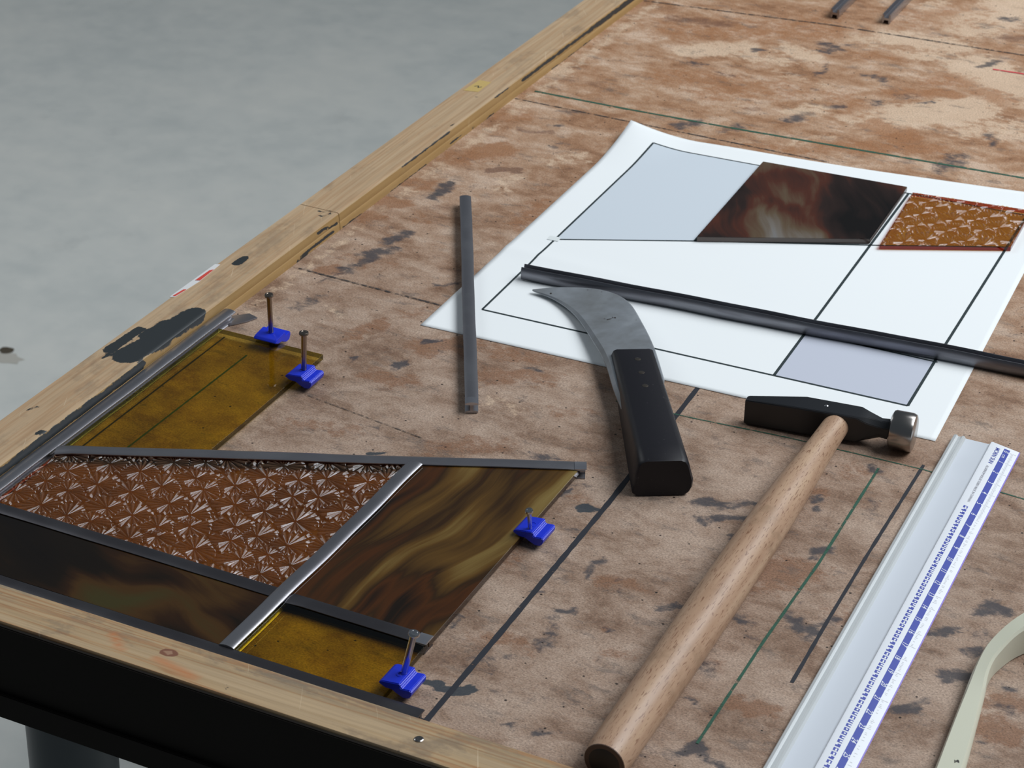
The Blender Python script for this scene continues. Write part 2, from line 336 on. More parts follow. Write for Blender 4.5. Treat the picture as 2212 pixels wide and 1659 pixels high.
# ------------------------------------------------------------------ workbench
bench = thing('workbench', 'large wooden workbench with stained brown hardboard top and raised pine edge rails', 'workbench', (430, 780, FZ))
STAINS = """271,196,302,209,3.5,d,0.8; 281,186,302,197,3.2,d,0.8; 258,191,271,196,1.5,d,0.4; 255,120,256,135,2.6,d,0.75; 273,114,270,125,1.6,d,0.5;
261,66,257,88,4,d,0.6; 258,94,260,96,3,d,0.8; 229,21,251,26,2.3,t,0.95; 244,48,251,51,4,d,0.55; 248,39,250,40,2,d,0.7;
257,29,261,35,2,d,0.45; 283,15,287,17,2.6,d,0.85; 268,11,272,12,2.2,d,0.6; 223,59,223,68,2.2,d,0.7; 230,168,236,171,3.4,t,0.8;
217,177,219,183,2.2,d,0.8; 221,184,231,190,2,d,0.5; 281,89,283,90,1.8,d,0.95; 280,89,281,89,3,r,0.7; 293,114,301,119,2.6,d,0.75;
297,177,301,180,2,d,0.8; 292,162,295,162,2,d,0.5; 321,122,327,123,3.2,d,0.75; 322,83,326,84,3.4,d,0.6; 326,63,330,60,2.2,d,0.8;
339,31,342,34,4,d,0.95; 346,29,356,28,3.4,d,0.7; 319,19,340,28,4,d,0.45; 344,66,359,68,5,r,0.8; 314,147,326,160,11,r,0.65;
262,121,278,124,6,r,0.6; 241,64,257,62,7,r,0.6; 233,57,236,57,6,r,0.45; 287,74,297,79,7,r,0.5; 224,177,228,176,6,r,0.5;
218,113,223,122,7,r,0.5; 272,29,294,33,9,d,0.3; 230,38,245,43,7,d,0.35; 277,35,291,39,5,d,0.35; 226,151,235,152,3,d,0.5;
242,116,252,113,3,d,0.4; 240,100,244,102,2,d,0.6; 20,324,26,353,4.5,d,0.7; 23,346,28,361,6,d,0.8; 23,367,29,380,3.4,d,0.75;
17,306,17,320,2,d,0.6; 19,275,25,293,4.5,d,0.55; 17,263,21,276,4,d,0.3; 96,277,100,280,3.2,d,0.85; 95,245,99,253,3,d,0.8;
71,243,74,246,2.6,d,0.7; 73,335,80,342,3,d,0.7; 99,270,112,280,11,r,0.7; 61,264,66,281,7,r,0.65; 89,232,106,235,8,r,0.65;
99,222,101,225,5,r,0.5; -2,383,2,395,8,r,0.6; 10,321,16,324,6,r,0.8; 137,257,165,270,10,r,0.6; 70,298,79,303,8,r,0.5;
77,173,108,181,9,r,0.5; 122,283,154,286,10,r,0.55; 184,241,201,250,9,r,0.45; 150,186,173,200,10,r,0.55; 9,337,40,346,10,r,0.4;
151,273,159,276,2,d,0.7; 127,169,131,170,2.6,t,0.8; 147,186,151,188,2,d,0.6; 112,188,117,191,2,d,0.6; 164,247,166,248,2.5,d,0.6;
198,218,206,221,2,d,0.4; 202,219,218,209,1.2,d,0.5; 191,199,201,203,4,d,0.6; 39,282,41,281,4,p,0.6; 32,290,46,279,6,p,0.4;
152,237,166,235,8,p,0.45; 18,431,18,452,5,d,0.8; 33,450,33,462,3,d,0.4; 29,481,47,488,3.5,b,0.9; 5,487,22,511,12,r,0.8;
17,542,38,548,4,b,0.6; 23,416,29,423,6,b,0.5; -4,412,5,415,8,r,0.9; -5,442,6,445,8,r,0.8; 31,556,37,561,3,d,0.6;
48,528,48,536,4,d,0.5; 30,583,36,584,6,d,0.5; -1,553,12,562,8,r,0.6; -6,628,33,634,7,b,0.45; 28,443,27,452,2,d,0.3;
46,462,46,481,8,p,0.5; 56,510,69,523,9,p,0.5; 0,461,6,478,8,p,0.5; -12,570,-7,582,6,p,0.7; -2,632,-3,651,7,p,0.7;
77,423,79,453,10,r,0.6; 20,405,28,399,6,r,0.5; 24,380,27,385,4,d,0.7; 94,736,101,741,2.6,d,0.8; 131,769,141,764,6,d,0.75;
133,756,141,757,3,d,0.7; 139,770,152,781,3,d,0.5; 147,715,147,736,3,d,0.65; 172,729,188,728,4,d,0.7; 233,780,244,797,3.5,d,0.85;
68,694,74,696,5,d,0.6; 88,686,96,687,5,d,0.5; 192,688,197,689,5,d,0.6; 172,668,177,671,6,d,0.6; 157,635,160,642,6,d,0.75;
102,596,106,603,7,d,0.75; 127,600,134,611,5,d,0.6; 127,640,133,640,6,b,0.5; 220,702,225,706,3,d,0.7; 202,703,212,712,6,d,0.5;
153,689,157,690,3,d,0.5; 263,608,265,629,9,d,0.65; 273,671,279,657,4,d,0.7; 189,830,196,830,8,d,0.4; 225,874,230,877,6,d,0.7;
235,841,246,844,9,b,0.6; 26,765,60,773,9,b,0.6; 58,776,86,784,7,b,0.4; 248,738,268,733,12,r,0.6; 159,760,180,771,12,r,0.5;
217,741,234,750,14,r,0.6; 165,854,204,884,14,r,0.5; 166,832,216,864,14,r,0.45; 207,653,226,645,14,r,0.7; 199,711,234,726,8,r,0.7;
100,657,136,683,26,r,0.5; 62,665,102,681,20,r,0.5; 38,750,119,795,30,r,0.55; 185,608,251,635,12,r,0.6; 151,584,181,591,14,r,0.5;
171,689,191,669,20,r,0.5; 204,663,250,707,20,p,0.9; 235,778,273,746,24,p,0.9; 208,852,228,912,26,p,0.8; 169,804,209,808,18,p,0.7;
59,715,87,737,14,p,0.8; 114,749,133,742,12,p,0.7; 144,791,156,790,12,p,0.6; 155,649,166,661,10,p,0.7; 190,656,209,666,10,p,0.8;
92,723,119,727,10,p,0.6; 128,705,141,699,10,p,0.5; 153,699,171,696,8,p,0.5; 258,675,288,691,20,p,0.6; 173,605,187,618,8,p,0.6;
184,777,205,782,10,p,0.7; 175,887,173,867,10,p,0.6; 334,265,338,263,4,d,0.7; 320,223,323,226,2.8,d,0.8; 322,217,324,218,2.4,d,0.85;
342,236,350,223,3,d,0.5; 328,203,335,206,3,d,0.45; 336,183,339,187,4.2,d,0.85; 346,130,355,129,4.4,d,0.9; 351,123,354,122,3,d,0.6;
357,138,358,142,3.6,d,0.7; 340,132,343,132,4,d,0.6; 321,122,328,121,4,d,0.7; 321,82,326,85,6,d,0.6; 333,112,335,113,3,d,0.5;
348,172,350,173,3,d,0.5; 317,153,334,166,14,r,0.7; 345,67,358,69,6,r,0.75; 360,144,366,143,9,r,0.5; 318,232,322,231,5,r,0.6;
322,86,330,88,6,r,0.5; 324,256,335,261,7,r,0.5; 339,241,346,231,6,r,0.4; 398,149,403,153,5,d,0.75; 414,122,421,127,5.5,d,0.85;
403,94,408,96,4,d,0.85; 411,102,412,103,2.6,d,0.7; 410,80,414,90,6,d,0.4; 413,175,419,180,6,d,0.8; 417,142,422,146,4.5,d,0.75;
437,125,440,127,2.6,d,0.75; 436,113,444,110,3,d,0.6; 432,113,445,119,7,r,0.7; 435,97,444,98,10,r,0.75; 439,86,440,86,1.8,d,0.6;
438,91,439,92,1.6,d,0.5; 414,155,419,159,4,d,0.5; 399,147,404,154,4,d,0.6;
"""
STAINS += '1,258,1,420,4,p,.5; 2,420,3,620,5,p,.55; 3,620,3,800,5,p,.55;'
st = {'d': [], 'r': [], 'p': [], 'b': [], 't': []}
for q in STAINS.replace('\n', ' ').split(';'):
    if q.strip():
        a = q.strip().split(','); st[a[5]].append([float(k) for k in a[:5]] + [float(a[6])])
xs = np.concatenate([np.arange(-8, 482, 2.4), [560, 680, 800, 900]]); ys = np.concatenate([np.arange(-6, 935, 2.4), [1000, 1150, 1350, 1600]])
GX, GY = np.meshgrid(xs, ys); P = np.stack([GX.ravel(), GY.ravel()], 1)
nx, ny = len(xs), len(ys); idx = np.arange(nx * ny).reshape(ny, nx)
F = np.stack([idx[:-1, :-1], idx[:-1, 1:], idx[1:, 1:], idx[1:, :-1]], -1).reshape(-1, 4)
PW = P + np.stack([1.6 * np.sin(P[:, 1] * .31 + 1.3 * np.sin(P[:, 0] * .17)) + 1.0 * np.sin(P[:, 1] * .83 + P[:, 0] * .37), 1.6 * np.sin(P[:, 0] * .27 + 1.1 * np.sin(P[:, 1] * .21)) + 1.0 * np.sin(P[:, 0] * .71 - P[:, 1] * .45)], 1)
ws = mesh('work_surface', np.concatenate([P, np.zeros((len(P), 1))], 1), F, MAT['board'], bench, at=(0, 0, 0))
for key, name in (('d', 'dark'), ('r', 'rust'), ('p', 'pale'), ('b', 'brown'), ('t', 'teal')):
    val = np.zeros(len(P))
    for x1, y1, x2, y2, w, s in st[key]:
        d = capsule(PW, (x1, y1), (x2, y2)); val = np.maximum(val, s * smooth01((w * 1.8 - d) / (w * 1.6)))
    put_attr(ws, name, val)
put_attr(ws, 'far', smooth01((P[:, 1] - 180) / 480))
ws['label'] = 'brown hardboard top with rust, grey and ink stains'
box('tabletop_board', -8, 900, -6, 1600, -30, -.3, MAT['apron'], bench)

def rail_mesh(name, prof, y0, y1, n, mat, along='y'):
    rings = []
    for i in range(n + 1):
        y = y0 + (y1 - y0) * i / n
        rings.append([(u, y, w) if along == 'y' else (y, u, w) for u, w in prof])
    v, f = loft(rings); o = mesh(name, v, f, mat, bench); return finish(o, 0, smooth=40)
def dense(prof, step=1.5):
    out = []
    for (a, b), (c, d) in zip(prof, prof[1:] + prof[:1]):
        k = max(1, int(math.hypot(c - a, d - b) / step)); out += [(a + (c - a) * i / k, b + (d - b) * i / k) for i in range(k)]
    return out
lp = dense([(-33, -42), (-33, 8.6), (-31.6, 10), (-8.2, 10), (-7.4, 9.4), (-7.0, 5.2), (-7.2, 4.6), (-6.8, 4.0), (-6.6, 0), (-8, -42)], 1.6)
PAINT = [(-16, 178, -12, 200, 7.5, 1), (-13, 200, -11, 230, 7, 1), (-19, 200, -17, 214, 5, .8), (-27, 178, -26, 204, 3.2, .85), (-23, 289, -23, 296, 2.6, .9), (-4.5, 52, -4.5, 178, 2.4, .78), (.5, 60, .5, 150, 1.6, .6), (1.8, 322, .5, 362, 1.2, .8), (-5, 345, -2.5, 366, 1.0, .8), (2.2, 372, 2.2, 392, .7, .7), (-11, 364, -20, 367, .9, .6), (-13, 361, -24, 363, .7, .55), (-11, 366, -14, 370, 1.2, .6),
         (-26, 112, -24, 118, 1.5, .55), (-10, 96, -9, 99, 1.6, .8), (-14, 62, -13, 66, 1.8, .85), (1.8, 425, 2.4, 470, .9, .75), (-7, 440, -6.5, 500, .5, .7), (1.2, 500, 2, 560, 1.0, .7), (-6.5, 560, -5.5, 600, .9, .7), (-4.8, 600, -4.8, 700, 1.7, .8), (2, 640, 2.2, 700, .8, .6), (-11, 505, -9, 512, 1, .5), (-25, 170, -24, 176, 1.5, .6), (-4.6, 700, -4.4, 800, 2.0, .85), (-4.6, 800, -4.4, 1000, 2.0, .8)]
for a, b, sd in ((-29, 368.4, 1), (368.9, 1600, 2)):
    ra = rail_mesh('edge_rail', lp, a, b, int((min(b, 820) - a) / 2.5) if b < 900 else 320, MAT['left_rail'])
    co = np.empty(len(ra.data.vertices) * 3); ra.data.vertices.foreach_get('co', co); co = co.reshape(-1, 3) + np.array(wloc(ra)); co[:, 2] -= TOP; co *= 1000
    q = np.stack([np.where((co[:, 0] > -8.0) & (co[:, 2] < 9.7), -7.2 + (9.8 - co[:, 2]), co[:, 0]), co[:, 1]], 1); val = np.zeros(len(q))   # top and inner face unfolded side by side
    for x1, y1, x2, y2, w, s in PAINT:
        d = capsule(q, (x1, y1), (x2, y2)); val = np.maximum(val, s * smooth01((w * 1.5 - d) / (w * 1.0)))
    put_attr(ra, 'paint', val); put_attr(ra, 'varnish', smooth01((co[:, 0] + 8.6) / 1.2) * (co[:, 2] < 9.6))
    ra['label'] = 'pine edge rail with black paint patches'
fp = dense([(-28.0, -10), (-28.0, 5.2), (-27.4, 6), (-6.2, 6), (-5.2, 5.2), (-5, -10)], 1.6)
fr = rail_mesh('edge_rail', fp, -7.0, 900, 300, MAT['front_rail'], 'x')
co = np.empty(len(fr.data.vertices) * 3); fr.data.vertices.foreach_get('co', co); co = co.reshape(-1, 3) + np.array(wloc(fr)); co *= 1000
q = co[:, :2]
put_attr(fr, 'knot', smooth01((4.6 - capsule(q, (133.6, -14.6), (136, -14.2))) / 4.0))
put_attr(fr, 'grime', smooth01((q[:, 1] + 19) / 12))
put_attr(fr, 'resin', np.maximum(smooth01((3.4 - capsule(q, (133, -20), (152, -23.5))) / 3.4), smooth01((2.6 - capsule(q, (108, -14), (116, -21))) / 2.6)))
fr['label'] = 'front pine rail with a knot and knife scratches'
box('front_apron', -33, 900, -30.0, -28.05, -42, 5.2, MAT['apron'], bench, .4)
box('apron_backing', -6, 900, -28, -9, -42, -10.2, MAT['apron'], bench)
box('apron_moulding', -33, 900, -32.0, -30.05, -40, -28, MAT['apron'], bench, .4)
for cx, cy in ((46, 32), (850, 32), (46, 1540), (850, 1540)):
    v, f = loft([[(cx + 20 * math.cos(a), cy + 20 * math.sin(a), z) for a in np.linspace(0, 2 * math.pi, 33)[:-1]] for z in (FZ, -29.5)])
    finish(mesh('leg', v, f, MAT['leg'], bench), 0)
v, f = loft([[(248.9 + 1.9 * r * math.cos(a), -17.6 + 1.9 * r * math.sin(a), z) for a in np.linspace(0, 2 * math.pi, 17)[:-1]] for r, z in ((1, 5.8), (1, 6.25), (.8, 6.5), (.1, 6.4))])
finish(mesh('screw_head', v, f, MAT['steel'], bench), 0)

def strip_line(name, pts, w, mat, parent, z=.12, jit=.12, seed=0, step=4.0, zf=None):
    rnd = random.Random(seed); out = []
    for (a, b) in zip(pts[:-1], pts[1:]):
        a = np.array(a, float); b = np.array(b, float); L = np.linalg.norm(b - a); d = (b - a) / L; r = np.array((-d[1], d[0])); k = max(1, int(L / step))
        for i in range(k + 1):
            c = a + (b - a) * i / k; hw = w / 2 * (1 + jit * rnd.uniform(-1, 1))
            out.append((c + r * hw, c - r * hw))
    v = []; f = []
    for i, (p1, p2) in enumerate(out):
        for q_ in (p1, p2): v.append((q_[0], q_[1], (zf(*q_) if zf else 0) + z))
        if i: f.append((2 * i - 2, 2 * i - 1, 2 * i + 1, 2 * i))
    return mesh(name, v, f, mat, parent, at=(pts[0][0], pts[0][1], 0))
LINES = [([(242.3, -3), (241.5, 70), (239.7, 181.7), (234.8, 300)], 2.6, 'ink_black'), ([(354.9, 277), (356.2, 190), (357.5, 140), (359.3, 89.7)], 1.6, 'ink_black'),
         ([(-.5, 602.5), (60, 603.5), (136, 607.1), (308, 619), (480, 628)], 2.2, 'ink_green'), ([(205, 265), (246, 267.3), (290, 271.1), (355, 273), (480, 264)], .8, 'ink_green'),
         ([(337.4, 264.3), (339.7, 177.2), (339.3, 111.3), (340.7, 36)], 1.3, 'ink_green'), ([(23.6, 100), (24.8, 221)], 1.0, 'ink_green'),
         ([(-6, 585.6), (74.8, 585.9), (200, 586)], 1.3, 'ink_pencil'), ([(-2.3, 316.6), (94.6, 313.9), (110, 313.5)], 1.5, 'ink_pencil'), ([(-6, 788), (60, 797), (125, 806), (255, 814), (420, 822)], 1.7, 'ink_pencil'),
         ([(243.6, 779.4), (300, 784)], 2.0, 'ink_red'), ([(5, 101), (5, 232)], .9, 'ink_black'), ([(72, 200), (140, 190)], .5, 'ink_pencil')]
for i, (pts, w, m) in enumerate(LINES): strip_line('drawn_line', pts, w, MAT[m], bench, z=.1 + .02 * i, seed=i)
def poly_flat(name, pts, z, mat, parent, th=.15):
    v, f = prism(pts, z, z + th); return finish(mesh(name, v, f, mat, parent), 0)
tp = poly_flat('tape_scrap', [(-32.6, 240), (-30.2, 241), (-28.8, 262), (-30.0, 284), (-32.6, 283)], 9.9, MAT['white_tape'], bench, .25)
poly_flat('red_stripe', [(-31.6, 241.5), (-30.4, 242), (-29.5, 251), (-30.8, 250)], 10.2, MAT['red'], tp); poly_flat('red_stripe', [(-31.2, 262), (-29.0, 263), (-29.6, 277), (-31, 275)], 10.2, MAT['red'], tp)
yl = poly_flat('yellow_label', [(-29, 560), (-20, 562), (-20, 580), (-28, 580)], 9.95, MAT['yellow_label'], bench, .2)
strip_line('pen_mark', [(-26, 569), (-24, 571), (-23, 568), (-21.5, 570.5)], .7, MAT['ink'], yl, z=10.2)

# ------------------------------------------------------------------ pattern sheet
PBL, PBR, PTL, PTR = map(np.array, ((85.4, 289.7), (353.2, 300.2), (79.0, 570.5), (336.0, 600.0)))
def paper_z(x, y):
    d = math.hypot((x - 79) * 1.0, (y - 571) * .75); z = .35 + 8.0 * max(0, 1 - d / 44) ** 1.8
    u = (x - 80) / 260
    z += 1.0 * max(0, 1 - abs(y - (392 - 12 * u)) / 14) ** 2 * (.35 + .65 * max(0, 1 - u * 3)) * .6
    z += 1.2 * max(0, 1 - abs(y - (588 + 14 * u)) / 26) ** 2 * max(0, math.sin(u * 7 + .6)) * .8
    return z
n_u, n_v = 90, 90; pv = []; pf = []
for j in range(n_v + 1):
    for i in range(n_u + 1):
        u, w = i / n_u, j / n_v
        p = PBL * (1 - u) * (1 - w) + PBR * u * (1 - w) + PTL * (1 - u) * w + PTR * u * w
        if j == n_v: p = p + np.array((0, 1.0 * math.sin(u * 9)))
        pv.append((p[0], p[1], paper_z(*p)))
        if i and j:
            a = j * (n_u + 1) + i; pf.append((a - n_u - 2, a - n_u - 1, a, a - 1))
sheet = thing('pattern_sheet', 'white paper pattern sheet with black line drawing under the knife and glass samples', 'paper', (215, 440, 0))
pm = mesh('paper', pv, pf, MAT['paper'], sheet, smooth=180)
md = pm.modifiers.new('thickness', 'SOLIDIFY'); md.thickness = .00018; md.offset = -1
def fill_quad(name, a, b, c, d, mat, z):
    v = []; f = []; k = 44; a, b, c, d = map(np.array, (a, b, c, d))
    for j in range(k + 1):
        for i in range(k + 1):
            u, w = i / k, j / k; p = a * (1 - u) * (1 - w) + b * u * (1 - w) + d * (1 - u) * w + c * u * w
            v.append((p[0], p[1], paper_z(*p) + z))
            if i and j: q_ = j * (k + 1) + i; f.append((q_ - k - 2, q_ - k - 1, q_, q_ - 1))
    return mesh(name, v, f, mat, sheet)
fill_quad('grey_field', (102.8, 413), (171, 447.7), (166.5, 561), (99.5, 557.5), MAT['grey_print'], .10)
fill_quad('grey_field', (263.6, 324.7), (331.4, 326.4), (329.6, 376), (262, 375), MAT['grey_print2'], .10)
DRAW = [([(105.5, 319.7), (331.4, 326.4)], 1.2), ([(105.5, 319.7), (102.8, 414), (99.5, 557.5)], 1.2), ([(331.4, 326.4), (329.5, 376), (325.1, 522.4), (323.8, 566)], 1.5), ([(99.5, 557.5), (166.5, 561), (323.8, 568)], 1.1),
        ([(102.8, 413.2), (171, 447.7), (258, 488.8), (325.1, 522.4)], 1.1), ([(263.6, 324.7), (258, 488.8), (255.5, 564)], 1.5), ([(171, 447.7), (166.5, 561)], 1.3), ([(104, 371.5), (331, 375.6)], 1.1)]
for i, (pts, w) in enumerate(DRAW): strip_line('printed_line', pts, w, MAT['ink'], sheet, z=.17, jit=.03, seed=50 + i, step=2, zf=paper_z)
fill_quad('tape_piece', (99, 411), (105.5, 411.5), (105, 416.5), (98.5, 416), MAT['tape'], .24)

# ------------------------------------------------------------------ glass in the panel
def glass_flat(name, poly, z0, z1, label, mat, edge, cat='glass', bevel=.25, group=None):
    v, f = prism(poly, z0, z1); c = np.mean(np.array(poly), 0)
    o = mesh(name, v, f, mat, None, at=(c[0], c[1], z0), mats=[mat, edge], fmat=[0, 0] + [1] * len(poly))
    finish(o, bevel, 2, 30); return tag(o, label, cat, group)
Z0, Z1 = 1.3, 4.3
dg = lambda x: 95.6 + x * .4535                                           # the slanting came: y of its centre line at x
glass_flat('yellow_glass_piece', [(1.5, dg(1.5) + 1), (62.5, dg(62.5) + 1), (61.6, 233), (1.5, 232.2)], Z0, Z1, 'large clear yellow glass piece against the left rail, held by two clips', MAT['yellow'], MAT['yellow_edge'])
glass_flat('yellow_glass_piece', [(153.6, 1.5), (222.6, 1.5), (221.4, 41.6), (153.6, 41.6)], Z0, Z1, 'small clear yellow glass piece at the front edge beside the tilted nail', MAT['yellow'], MAT['yellow_edge'])
edge_br = plain('brown_glass_edge', (.035, .018, .010), .12)
glass_flat('brown_glass_piece', [(1.5, 1.5), (151.2, 1.5), (151.2, 42.6), (1.5, 42.6)], Z0, Z1, 'long dark brown streaky glass piece along the front rail', MAT['streak_front'], edge_br)
glass_flat('brown_glass_piece', [(153.6, 43.8), (221.5, 42.2), (218.8, dg(218.8) - 1), (152.6, dg(152.6) - 1)], Z0, Z1, 'amber and olive streaky glass piece right of the upright lead came', MAT['streak_right'], edge_br)
glass_flat('brown_glass_piece', [(172.4, 447.2), (257.2, 489.8), (253.8, 566.8), (167.7, 561)], .6, 3.6, 'dark brown streaky glass piece lying on the pattern sheet', MAT['streak_paper'], plain('dusky_glass_edge', (.10, .075, .065), .15))

def relief_glass(name, poly, label, base, top, seed, spacing, margin):
    poly = np.array(poly, float); rnd = np.random.RandomState(seed)
    lo, hi = poly.min(0) - spacing, poly.max(0) + spacing; cs = []; row = 0; y = lo[1]
    while y < hi[1]:
        x = lo[0] + (row % 2) * spacing * .5
        while x < hi[0]: cs.append((x + rnd.uniform(-.33, .33) * spacing, y + rnd.uniform(-.30, .30) * spacing)); x += spacing
        y += spacing * .80; row += 1
    cs = np.array(cs); V = []; F = []; TH = []
    def inside(p, m):
        for q0, q1 in zip(poly, np.roll(poly, -1, 0)):
            e = (q1 - q0) / np.linalg.norm(q1 - q0)
            if e[0] * (p[1] - q0[1]) - e[1] * (p[0] - q0[0]) < -m: return False
        return True
    def petal(c, a, da, r0, L, k=.74, nr=6, ns=6):                       # a fluted ridge that widens outward and ends in a rounded tip
        b0 = len(V)
        for ir in range(nr + 1):
            t = ir / nr; r = r0 + (L - r0) * t; hw = r * math.tan(da / 2) * (1.0 if t < .95 else .74); drop = 1.0 if t < .95 else 0.0
            if ir == nr - 1: r = L - .42; hw = r * math.tan(da / 2) * .97; drop = 1.0
            for js in range(ns + 1):
                s = js / ns * 2 - 1
                V.append((c[0] + r * math.cos(a) - s * hw * math.sin(a), c[1] + r * math.sin(a) + s * hw * math.cos(a), top + .02 + hw * k * (1.06 - math.sqrt(s * s + .0036)) * drop))
                TH.append(min(1, (1 - s * s) * drop * min(1, r / 4)))
        for ir in range(nr):
            for js in range(ns):
                q = b0 + ir * (ns + 1) + js; F.append((q, q + ns + 1, q + ns + 2, q + 1))
    for ci, c in enumerate(cs):
        if not inside(c, spacing): continue
        dd = cs - c; dn = np.linalg.norm(dd, axis=1); nb = [k for k in np.argsort(dn)[1:12]]
        n = rnd.randint(17, 23); ph = rnd.uniform(0, 6.28)
        b0 = len(V); V.append((c[0], c[1], top + .16)); TH.append(-1.0)
        for k in range(12): V.append((c[0] + 1.5 * math.cos(k * math.pi / 6), c[1] + 1.5 * math.sin(k * math.pi / 6), top + .03)); TH.append(-.9)
        for k in range(12): F.append((b0, b0 + 1 + k, b0 + 1 + (k + 1) % 12))
        for k in range(n):
            a = ph + 2 * math.pi * (k + rnd.uniform(-.08, .08)) / n; u = np.array((math.cos(a), math.sin(a)))
            lim = min([dn[q] ** 2 / 2 / max(dd[q] @ u, 1e-3) for q in nb if dd[q] @ u > 0] + [spacing])
            L = min(lim * .985, spacing * rnd.uniform(.54, .90))
            da = 2 * math.pi / n * rnd.uniform(.72, .88)
            if L > 2 and inside(c + u * L * .5, spacing * .4): petal(c, a, da, .9, L)
            if lim - L > 1.4:                                              # short stubs that fill the gap to the neighbour
                m = (L + .35 + lim) / 2
                petal(c, a + rnd.uniform(-.05, .05), da * rnd.uniform(.45, .8), L + .35, lim * .98, .8, 2, 4)
    # clip the relief to the cut edge of the piece, then set it on the slab
    bm = bmesh.new(); lay = bm.verts.layers.float.new('thick'); vv = [bm.verts.new(p) for p in V]
    for q, t in zip(vv, TH): q[lay] = t
    for q in F: bm.faces.new([vv[k] for k in q])
    for q0, q1 in zip(poly, np.roll(poly, -1, 0)):
        e = (q1 - q0) / np.linalg.norm(q1 - q0); nrm = (e[1], -e[0], 0)
        bmesh.ops.bisect_plane(bm, geom=bm.verts[:] + bm.edges[:] + bm.faces[:], plane_co=(q0[0] - nrm[0] * margin, q0[1] - nrm[1] * margin, 0), plane_no=nrm, clear_outer=True)
    bm.verts.ensure_lookup_table(); bm.verts.index_update()
    V2 = [tuple(q.co) for q in bm.verts]; T2 = [q[lay] for q in bm.verts]; F2 = [tuple(q.index for q in g.verts) for g in bm.faces]; bm.free()
    sv, sf = prism([tuple(q) for q in poly], base, top); k0 = len(V2)
    c0 = poly.mean(0)
    o = mesh(name, V2 + sv, F2 + [tuple(k0 + q for q in g) for g in sf], None, None, at=(c0[0], c0[1], base), mats=[MAT['amber'], MAT['amber_edge']], fmat=[0] * (len(F2) + 2) + [1] * 4)
    o.data.polygons.foreach_set('use_smooth', [True] * len(F2) + [False] * 6); o.data.set_sharp_from_angle(angle=math.radians(62))
    put_attr(o, 'thick', T2 + [.0] * len(sv))
    return tag(o, label, 'glass')
relief_glass('floral_glass_piece', [(2, 44.6), (151, 44.6), (151, dg(151) - 1.2), (2, dg(2) - 1.2)], 'dark amber floral-relief glass piece set in the leaded panel', Z0, 3.7, 11, 16.8, .2)
relief_glass('floral_glass_piece', [(264.1, 485.6), (328.2, 518.2), (325.4, 570.2), (258.6, 561.8)], 'bright orange floral-relief glass piece lying on the pattern sheet', .6, 3.0, 5, 14.2, .15)

# ------------------------------------------------------------------ lead cames
H = [(-3.3, 0), (3.3, 0), (3.4, .5), (2.6, 1.0), (.8, 1.25), (.8, 4.3), (2.9, 4.4), (3.5, 4.65), (3.45, 5.05), (2.7, 5.45), (1.3, 5.75), (0, 5.85), (-1.3, 5.75), (-2.7, 5.45), (-3.45, 5.05), (-3.5, 4.65), (-2.9, 4.4), (-.8, 4.3), (-.8, 1.25), (-2.6, 1.0), (-3.4, .5)]
FL = [(u, w if w < 4 else 4.4 + (w - 4.4) * .55) for u, w in H]
side = [(w - 2.9, u + 3.5) for u, w in H][::-1]                           # the same came lying on its side: a trough opens upward
def came(name, A, B, label, mat='lead', prof=H, wob=.12, z=0.0, seed=0, shape=None, n=None):
    Ln = math.hypot(B[0] - A[0], B[1] - A[1]); v, f = extrude(prof, A, B, n or int(Ln / 4), wob, z, seed, shape)
    o = mesh(name, v, f, MAT[mat], None, at=((A[0] + B[0]) / 2, (A[1] + B[1]) / 2, z)); finish(o, 0, smooth=50)
    return tag(o, label, 'lead came')
def pinch(s, L, prof):                                                     # flattened, slightly spread at the cut ends
    e = min(s, L - s); k = max(0, 1 - e / 7)
    return [(u * (1 + .10 * k), w * (1 - .10 * k) if w > 4 else w) for u, w in prof]
def cut_end(parent, A, B, prof, z=0, ext=.5):                              # bright fresh face at B
    d = np.array(B, float) - np.array(A, float); d /= np.linalg.norm(d); B2 = np.array(B) + d * ext; v, f = extrude([(u, w) for u, w in prof if w > 3.9], np.array(B) - d * 5, B2, 3, 0, z + .08)
    finish(mesh('cut_end', v, f, MAT['lead_bright'], parent), 0, smooth=50)
lc = came('lead_came', (-3.2, -5), (-3.0, 250), 'lead came standing along the left pine rail', 'lead', H, .15, seed=1)
v, f = prism([(-6, 243), (1, 243), (6.5, 251), (9, 257), (3, 259), (-4, 252)], .15, .9); finish(mesh('bent_flange', v, f, MAT['lead'], lc), .2)
came('lead_came', (.3, -2.4), (241.5, -2.4), 'dark lead came running along the front pine rail', 'lead_dark', FL, .08, seed=2)
c1 = came('lead_came', (.8, dg(.8)), (220.5, dg(220.5) + .2), 'long slanting lead came above the floral glass', 'lead', H, .14, seed=3, shape=pinch)
cut_end(c1, (200, dg(200)), (220.5, dg(220.5) + .2), H)
came('lead_came', (.8, 43.6), (148.6, 43.6), 'dark lead came between the floral glass and the front brown glass', 'lead_dark', FL, .08, seed=4)
came('lead_came', (152.3, .6), (151.6, dg(151.6) - 2.6), 'bright lead came dividing the panel from front rail to slanting came', 'lead', H, .25, z=.25, seed=5)
c2 = came('lead_came', (155.4, 42.8), (221.2, 42.6), 'short dark lead came behind the small yellow glass', 'lead_dark', FL, .08, seed=6, shape=pinch)
cut_end(c2, (200, 42.6), (221.2, 42.6), FL)
c3 = came('lead_came', (39.2, 430), (149.4, 221.5), 'loose grey lead came lying across the left edge of the paper', 'lead', [(u * .93, w) for u, w in H], .10, z=.55, seed=7)
cut_end(c3, (120, 277), (149.4, 221.5), [(u * .93, w) for u, w in H], .55)
came('lead_came', (108, 362.3), (470, 390.5), 'long dark lead came lying on its side across the paper', 'lead_mid', side, .3, z=.75, seed=8)
